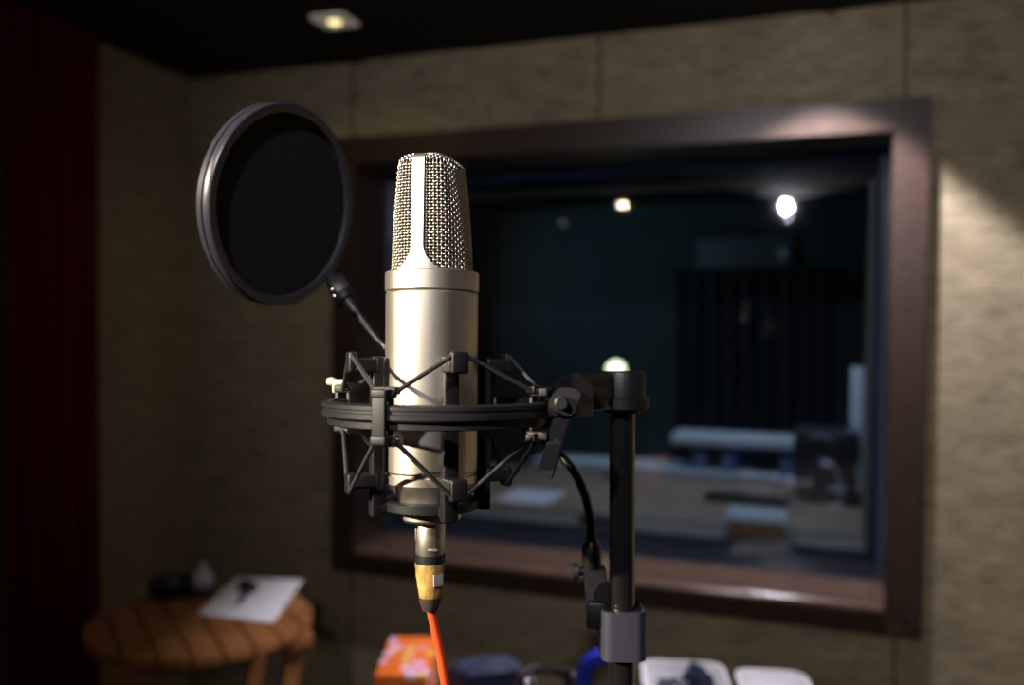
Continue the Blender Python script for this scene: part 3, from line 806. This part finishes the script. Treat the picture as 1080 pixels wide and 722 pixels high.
# headphones
def headphones(cx, cy, z, a, s, label, group=None):
    t = thing('headphones', label, 'headphones', (cx, cy, z), group)
    M = T(cx, cy, z) @ RZ(a) @ Matrix.Scale(s, 4)
    for sg in (-1, 1):
        bm = bm_new(); CMx = M @ T(sg*.072, 0, .042) @ Matrix.Rotation(sg*PI/2, 4, 'Y')
        add_lathe(bm, [(0, .022), (.018, .021), (.030, .016), (.036, .008), (.0375, 0), (.036, -.006), (0, -.006)], 36, CMx); cup = obj('ear_cup', bm, gloss_blk, t, 50)
        bm = bm_new(); add_lathe(bm, [(.018, -.005), (.034, -.005), (.040, -.010), (.0415, -.017), (.038, -.023), (.026, -.024), (.018, -.018)], 36, CMx, closed=True); obj('ear_pad', bm, black_tab, t, 50)
        bm = bm_new(); add_lathe(bm, [(0, .0235), (.011, .0232), (.0125, .0215), (0, .0215)], 24, CMx); obj('badge_disc', bm, chrome, cup)
    bm = bm_new(); lift = .034
    # headband lies back over the table, a flat bow
    pts = [M @ V((.082*math.cos(f), .115*math.sin(f), lift+.010*math.sin(f))) for f in [PI*i/24 for i in range(25)]]
    for off in (-.006, 0, .006): add_tube(bm, [p+V((0, 0, off*s)) for p in pts], .0052*s, 8)
    obj('headband', bm, blk, t, 60)
    return t
eq = [P(548, 735, 1.50), P(685, 735, 1.50)]; em = (eq[0]+eq[1])/2; EH = .10
eqt = thing('equipment_case', 'small black case under the glossy headphones and the blue roll', 'case', (em.x, em.y, LZ))
EM = frame_of((em.x, em.y, LZ), (0, 0, 1), rgt)
b = bm_new(); add_box(b, EM @ T(0, .01, EH/2), .25, .13, EH, .005); obj('case_body', b, black_tab, eqt)
b = bm_new(); add_box(b, EM @ T(0, -.058, EH*.55), .06, .008, .02, .003); obj('latch', b, chrome, eqt)
hc = P(581, 722, 1.50)
headphones(hc.x, hc.y, LZ+EH, YAW+.25, .68, 'glossy black headphones lying between the navy pouch and the blue roll')
# blue ring (roll) standing on edge
rc = P(635, 723, 1.50); RR = 24*1.50/F
roll = thing('tape_roll', 'bright blue tape roll standing on edge right behind the stand tube', 'tape roll', (rc.x, rc.y, LZ+EH))
RM = frame_of((rc.x, rc.y, LZ+EH+.048), -fwd+rgt*.35, rgt)
b = bm_new(); add_lathe(b, [(.031, -.011), (.0475, -.011), (.048, -.010), (.048, .010), (.0475, .011), (.031, .011)], 48, RM, closed=True); obj('tape', b, blue_m, roll)
b = bm_new(); add_lathe(b, [(.0285, -.0112), (.0312, -.0112), (.0312, .0112), (.0285, .0112)], 48, RM, closed=True); obj('core', b, mat('blue_core', (.02, .03, .2), .5), roll)

# two white trays with things in them
def tray(cx, cy, a, w, d, h, label):
    bm = bm_new(); M = T(cx, cy, LZ) @ RZ(a)
    loops = []
    for z, k, r in ((0, .78, .02), (h*.92, 1.0, .028), (h, 1.04, .03), (h, .99, .027), (h*.9, .965, .026), (.006, .755, .018)):
        loops.append([bm.verts.new(M @ V((x, y, z))) for x, y in rounded_rect(w*k, d*k, r, 5)])
    for A, B in zip(loops, loops[1:]):
        n = len(A)
        for j in range(n): bm.faces.new((A[j], A[(j+1) % n], B[(j+1) % n], B[j]))
    bm.faces.new(loops[0][::-1]); bm.faces.new(loops[-1])
    o = obj('tray', bm, white_pl, None, 40, base=(cx, cy, LZ)); return tag(o, label, 'tray', 'white trays on the low table'), M
t1 = PZ(722, 716, LZ+.09)
_, M1 = tray(t1.x, t1.y, YAW-.12, .155, .15, .095, 'white open tray just right of the stand tube, with a dark cloth in it')
t2 = PZ(817, 722, LZ+.08)
_, M2 = tray(t2.x, t2.y, YAW-.12, .13, .13, .082, 'white open tray farthest right on the low table')
def coil(M, r, n, wire, label, m):
    bm = bm_new(); pts = []
    for i in range(n*20+1):
        a = 2*PI*i/20; pts.append(M @ V(((r+.004*math.sin(a*.23))*math.cos(a), (r*.8+.003*math.cos(a*.31))*math.sin(a), wire+i/20*wire*1.15)))
    add_tube(bm, pts, wire, 8); o = obj('cable_coil', bm, m, None, 80); return tag(o, label, 'cable')
coil(M1 @ T(-.024, -.012, .067), .026, 5, .0034, 'coiled dark grey cable lying in the tray right of the stand tube', mat('grey_cable', (.10, .10, .13), .25, spec=.7))
b = bm_new(); soft_slab(b, M1 @ T(.026, .004, .066) @ RZ(.7), .045, .06, .036, .018, 9, 10, 10); o = obj('folded_cloth', b, navy, None, 50); tag(o, 'dark blue folded cloth sticking up out of the left white tray', 'cloth')
coil(M2 @ T(.015, -.02, .052), .022, 4, .003, 'small dark cable coil lying in the farthest right white tray', mat('dark_cable', (.06, .06, .09), .3))
# fillers inside trays (crumpled white tissue carrying the coils)
for M, w, h, lab in ((M1, .104, .058, 'crumpled white tissue filling the tray with the dark cloth'), (M2, .084, .046, 'crumpled white tissue filling the farthest right tray')):
    b = bm_new(); soft_slab(b, M @ T(0, 0, .0065), w, w*.93, h, .002, 11); o = obj('tissue_paper', b, white_pl, None, 60); tag(o, lab, 'tissue')

# ------------------------------------------------------------------ control room seen through the glass
def onz(px, py, z): return PZ(px, py, z)
DZ = .745
da, db = V((-1.75, YE+.04, 0)), V((.42, YE+1.05, 0))
dk = thing('control_desk', 'long brown desk right behind the studio window in the control room', 'desk', ((da.x+db.x)/2, (da.y+db.y)/2, 0))
b = bm_new(); aabox(b, da.x, db.x, da.y, db.y, DZ-.03, DZ, .004); obj('desktop', b, desk_m, dk)
for x in (da.x+.03, db.x-.03):
    b = bm_new(); aabox(b, x-.02, x+.02, da.y+.05, db.y-.05, 0, DZ-.03, .003); obj('side_panel', b, brown_m, dk)
b = bm_new(); aabox(b, da.x+.05, db.x-.05, da.y+.06, da.y+.08, .25, DZ-.03, .003); obj('modesty_panel', b, brown_m, dk)

# console shelf behind: pale rails and dark blue uprights
ys = YE+1.35
pL, pR = PY(708, 464, ys), PY(838, 464, ys)
sh = thing('rack_shelf', 'pale edged two tier shelf with dark blue uprights behind the desk', 'shelf', ((pL.x+pR.x)/2, ys+.15, 0))
for yy, th in ((464, .035), (500, .025)):
    z = PY(770, yy, ys).z; x0 = pL.x if yy < 490 else PY(560, 500, ys).x
    b = bm_new(); aabox(b, x0, pR.x, ys, ys+.3, z-th, z+th*.4, .003); obj('shelf_board', b, pale_m, sh)
zt_ = PY(770, 464, ys).z
for px in (738, 768, 830):
    x = PY(px, 480, ys).x; b = bm_new(); aabox(b, x-.035, x+.035, ys+.02, ys+.28, 0, zt_-.035, .003); obj('upright', b, felt_blue, sh)
x = PY(566, 500, ys).x; z2 = PY(770, 500, ys).z
b = bm_new(); aabox(b, x-.03, x+.03, ys+.02, ys+.28, 0, z2-.025, .003); obj('upright', b, felt_blue, sh)

# black loudspeaker on brown pedestal
yk = YE+.62
k0, k1 = PY(837, 455, yk), PY(908, 455, yk); kz = PY(870, 488, yk).z
ped = thing('pedestal', 'brown box pedestal under the black loudspeaker at the right end of the desk', 'pedestal', ((k0.x+k1.x)/2, yk+.14, DZ))
b = bm_new(); aabox(b, k0.x+.012, k1.x-.012, yk+.012, yk+.28, DZ, kz, .004); obj('carcass', b, brown_m, ped)
b = bm_new(); aabox(b, k0.x+.035, k1.x-.035, yk+.006, yk+.013, DZ+.03, kz-.03, .002); obj('front_panel', b, mat('brown_panel', (.12, .085, .07), .5), ped)
spk = thing('loudspeaker', 'black box loudspeaker with light falling on its top, seen through the glass', 'loudspeaker', ((k0.x+k1.x)/2, yk+.15, kz))
b = bm_new(); aabox(b, k0.x, k1.x, yk, yk+.30, kz, k0.z, .004); obj('cabinet', b, mat('satin_black_box', (.03, .035, .04), .3), spk)
b = bm_new(); cxs = (k0.x+k1.x)/2; czs = (kz+k0.z)/2; add_lathe(b, [(0, .002), (.02, .003), (.03, .006), (.036, .002), (.036, -.001), (0, -.001)], 28, frame_of((cxs-.04, yk, czs), (0, -1, 0))); obj('woofer', b, blk, spk)
b = bm_new(); add_lathe(b, [(0, .004), (.010, .003), (.014, 0), (0, -.001)], 20, frame_of((cxs+.05, yk, czs), (0, -1, 0))); obj('tweeter', b, blk, spk)
# white desk phone-like cord: pale bent hook lamp in front of the pedestal
b = bm_new(); hk = [PY(x, y, yk-.06) for x, y in ((882, 565), (884, 540), (886, 518), (884, 502), (878, 490), (872, 489))]
hk[0].z = DZ+.006
add_tube(b, spline(hk, 8), .0045, 8)
o = thing('desk_light', 'thin white bent neck desk light in front of the brown pedestal', 'desk light', (hk[0].x, hk[0].y, DZ)); obj('neck', b, white_pl, o, 60)
b = bm_new(); add_lathe(b, [(0, 0), (.035, 0), (.035, .006), (.012, .01), (0, .01)], 28, T(hk[0].x, hk[0].y, DZ)); obj('base', b, white_pl, o)
b = bm_new(); add_tube(b, [hk[-2], hk[-1], hk[-1]*2-hk[-2]], [.008, .010, .012], 14); obj('lamp_head', b, white_pl, o)
hp = PY(884, 515, yk-.06); b = bm_new(); aabox(b, hp.x-.035, hp.x+.03, hp.y-.012, hp.y+.012, hp.z-.012, hp.z+.006, .003); obj('clip', b, pale_m, o)

# cardboard box with pale lid, black keyboard, papers, mouse, cups
q0 = onz(768, 566, DZ); q1 = onz(826, 566, DZ)
hb = .062; bxm = thing('carton', 'tan cardboard box with pale grey lid on the control room desk', 'box', ((q0.x+q1.x)/2, (q0.y+q1.y)/2+.09, DZ))
b = bm_new(); aabox(b, q0.x, q1.x, q0.y, q0.y+.18, DZ, DZ+hb, .002); obj('box_body', b, card_m, bxm)
b = bm_new(); aabox(b, q0.x-.012, q1.x+.012, q0.y-.012, q0.y+.2, DZ+hb, DZ+hb+.012, .002); obj('lid', b, pale_m, bxm)
kb0 = onz(742, 528, DZ); kb1 = onz(832, 528, DZ)
kbd = thing('keyboard', 'black keyboard lying on the desk behind the cardboard box', 'keyboard', ((kb0.x+kb1.x)/2, kb0.y+.06, DZ))
b = bm_new(); aabox(b, kb0.x, kb1.x, kb0.y, kb0.y+.13, DZ, DZ+.02, .004); obj('case', b, black_tab, kbd)
kw = (kb1.x-kb0.x)
b = bm_new()
for i in range(14):
    for j in range(4):
        aabox(b, kb0.x+.01+i*(kw-.02)/14+.001, kb0.x+.01+(i+1)*(kw-.02)/14-.001, kb0.y+.015+j*.025, kb0.y+.037+j*.025, DZ+.019, DZ+.026)
obj('keys', b, blk_soft, kbd, 0)
def sheet(pts, z, label, m=None):
    b = bm_new(); add_quad_slab(b, [onz(x, y, z) for x, y in pts], .0018); o = obj('paper_sheet', b, m or paper, None, 0); return tag(o, label, 'paper', 'papers on the control room desk')
sheet([(545, 514), (598, 519), (575, 532), (522, 527)], DZ+.002, 'pale sheet of paper on the desk, seen left of the gooseneck')
sheet([(776, 570), (828, 569), (838, 582), (770, 583)][:4], DZ+.002, 'white sheet in place of a tray reflection, in front of the cardboard box')  # sheet laid where the glass mirrors the white trays
ms = onz(630, 550, DZ)
mo = thing('computer_mouse', 'black oval computer mouse on the desk beside the stand tube', 'mouse', (ms.x, ms.y, DZ))
b = bm_new()
for (zz, kk) in ((0, 1),): pass
add_lathe(b, [(0, 0), (.05, 0), (.055, .008), (.048, .022), (.03, .03), (0, .033)], 32, T(ms.x, ms.y, DZ) @ Matrix.Diagonal((1.4, .8, 1, 1))); obj('shell', b, black_tab, mo, 60)
b = bm_new(); add_lathe(b, [(0, -.004), (.008, -.004), (.009, 0), (.008, .004), (0, .004)], 18, frame_of((ms.x-.03, ms.y-.0, .775), (0, 1, 0))); obj('scroll_wheel', b, blk_soft, mo)

# globe lamp glowing behind the stand cap
gl_d = YE+1.0-.12
gp_ = PY(649.5, 390, gl_d)
gl = thing('globe_lamp', 'glowing round globe lamp on the desk, peeping over the stand cap', 'lamp', (gp_.x, gp_.y, DZ))
gr = .046
b = bm_new(); add_lathe(b, [(0, -gr)]+[(gr*math.sin(PI*i/16), -gr*math.cos(PI*i/16)) for i in range(1, 16)]+[(0, gr)], 32, T(*gp_)); obj('globe', b, mat('lit_globe', (.9, .9, .8), .4, emit=((1, 1, .5), 3.5)), gl, 80)
b = bm_new(); add_lathe(b, [(0, 0), (.06, 0), (.06, .008), (.012, .016), (.008, .03), (.008, gp_.z-DZ-gr+.006), (0, gp_.z-DZ-gr+.006)], 28, T(gp_.x, gp_.y, DZ)); obj('lamp_stem', b, black_tab, gl)

# far wall: dark curtain, pale post; panel and dome replace glass reflections
f0, f1 = PY(712, 380, by1-.14), PY(882, 380, by1-.14)
curtain('curtain', (f0.x, by1-.1, 0), (f1.x, by1-.1, 0), (0, -1, 0), .02, PY(800, 288, by1-.1).z-.006, 9, .03, mat('black_blue_drape', (.016, .025, .038), .9), 'black drape hanging on the far wall of the control room')
zr = PY(800, 288, by1-.1).z+.0095
b = bm_new(); add_tube(b, [V((f0.x-.05, by1-.1, zr)), V((f1.x+.05, by1-.1, zr))], .015, 10)
for x in (f0.x-.03, f1.x+.03): add_tube(b, [V((x, by1+.005, zr)), V((x, by1-.11, zr))], .01, 8)
o = obj('curtain_rod', b, black_tab); tag(o, 'dark rod carrying the black drape on the far wall', 'curtain rod')
p0, p1 = PY(731, 285, by1-.02), PY(838, 247, by1-.02)
wb = thing('reflection_panel', 'dim pale board in place of a window reflection, above the black drape', 'board', ((p0.x+p1.x)/2, by1, p0.z))  # board modelled where the glass only mirrors something in the booth
b = bm_new(); aabox(b, p0.x, p1.x, by1-.02, by1+.002, p0.z, p1.z, .003); obj('board', b, mat('reflection_board', (.2, .23, .25), .6), wb)
b = bm_new()
for (x0, x1, z0, z1) in ((p0.x-.015, p0.x+.01, p0.z-.015, p1.z+.015), (p1.x-.01, p1.x+.015, p0.z-.015, p1.z+.015), (p0.x, p1.x, p0.z-.015, p0.z+.01), (p0.x, p1.x, p1.z-.01, p1.z+.015)): aabox(b, x0, x1, by1-.026, by1+.002, z0, z1, .002)
obj('board_frame', b, black_tab, wb)
p0, p1 = PY(897, 450, yk+.6), PY(912, 388, yk+.6)
b = bm_new(); aabox(b, p0.x, p1.x, yk+.6, yk+.66, 0, p1.z, .004)
o = obj('post', b, pale_m); tag(o, 'pale upright post standing behind the black loudspeaker', 'post')
b = bm_new(); dm = PY(828, 267, by1-.05); add_lathe(b, [(0, .045), (.025, .038), (.042, .02), (.048, 0), (0, 0)], 28, frame_of((dm.x, by1-.026, dm.z), (0, -1, .0)))  # dome modelled where the second pane mirrors a lamp
o = obj('reflection_dome', b, white_pl, None, 60); tag(o, 'small pale dome in place of a faint lamp reflection, set at the far wall', 'reflection stand-in')

# lamps added to light the control room, unseen above the window's sight line
for x, y, e, lab in ((-.9, YE+.75, 34.0, 'square ceiling downlight over the control room desk, curtain side'), (.05, YE+.9, 38.0, 'square ceiling downlight over the loudspeaker in the control room')):
    downlight(x, y, lab, (.72, .82, 1.0), 8, e, 130, .8, group='added control room downlights', cz=CZ2)

downlight(-3.2, YE+1.6, 'square spotlight in the control room ceiling, aimed at the far wall', (.5, .9, 1.0), 3, 34, 90, 1, aim=(.3, by1, 1.3), group='added control room downlights', cz=CZ2)  # added out of view to lift the dark far wall

# ------------------------------------------------------------------ world, colour
w = bpy.data.worlds.new('world'); sc.world = w; w.use_nodes = True
bgn = w.node_tree.nodes.get('Background') or w.node_tree.nodes.new('ShaderNodeBackground')
bgn.inputs[0].default_value = (.02, .022, .03, 1); bgn.inputs[1].default_value = .1
vs = sc.view_settings; vs.view_transform = 'Standard'; vs.look = 'None'; vs.gamma = 1; vs.use_curve_mapping = False; vs.exposure = 0.0
cy = sc.cycles
cy.max_bounces = 8; cy.transparent_max_bounces = 12; cy.sample_clamp_indirect = 4; cy.use_denoising = True
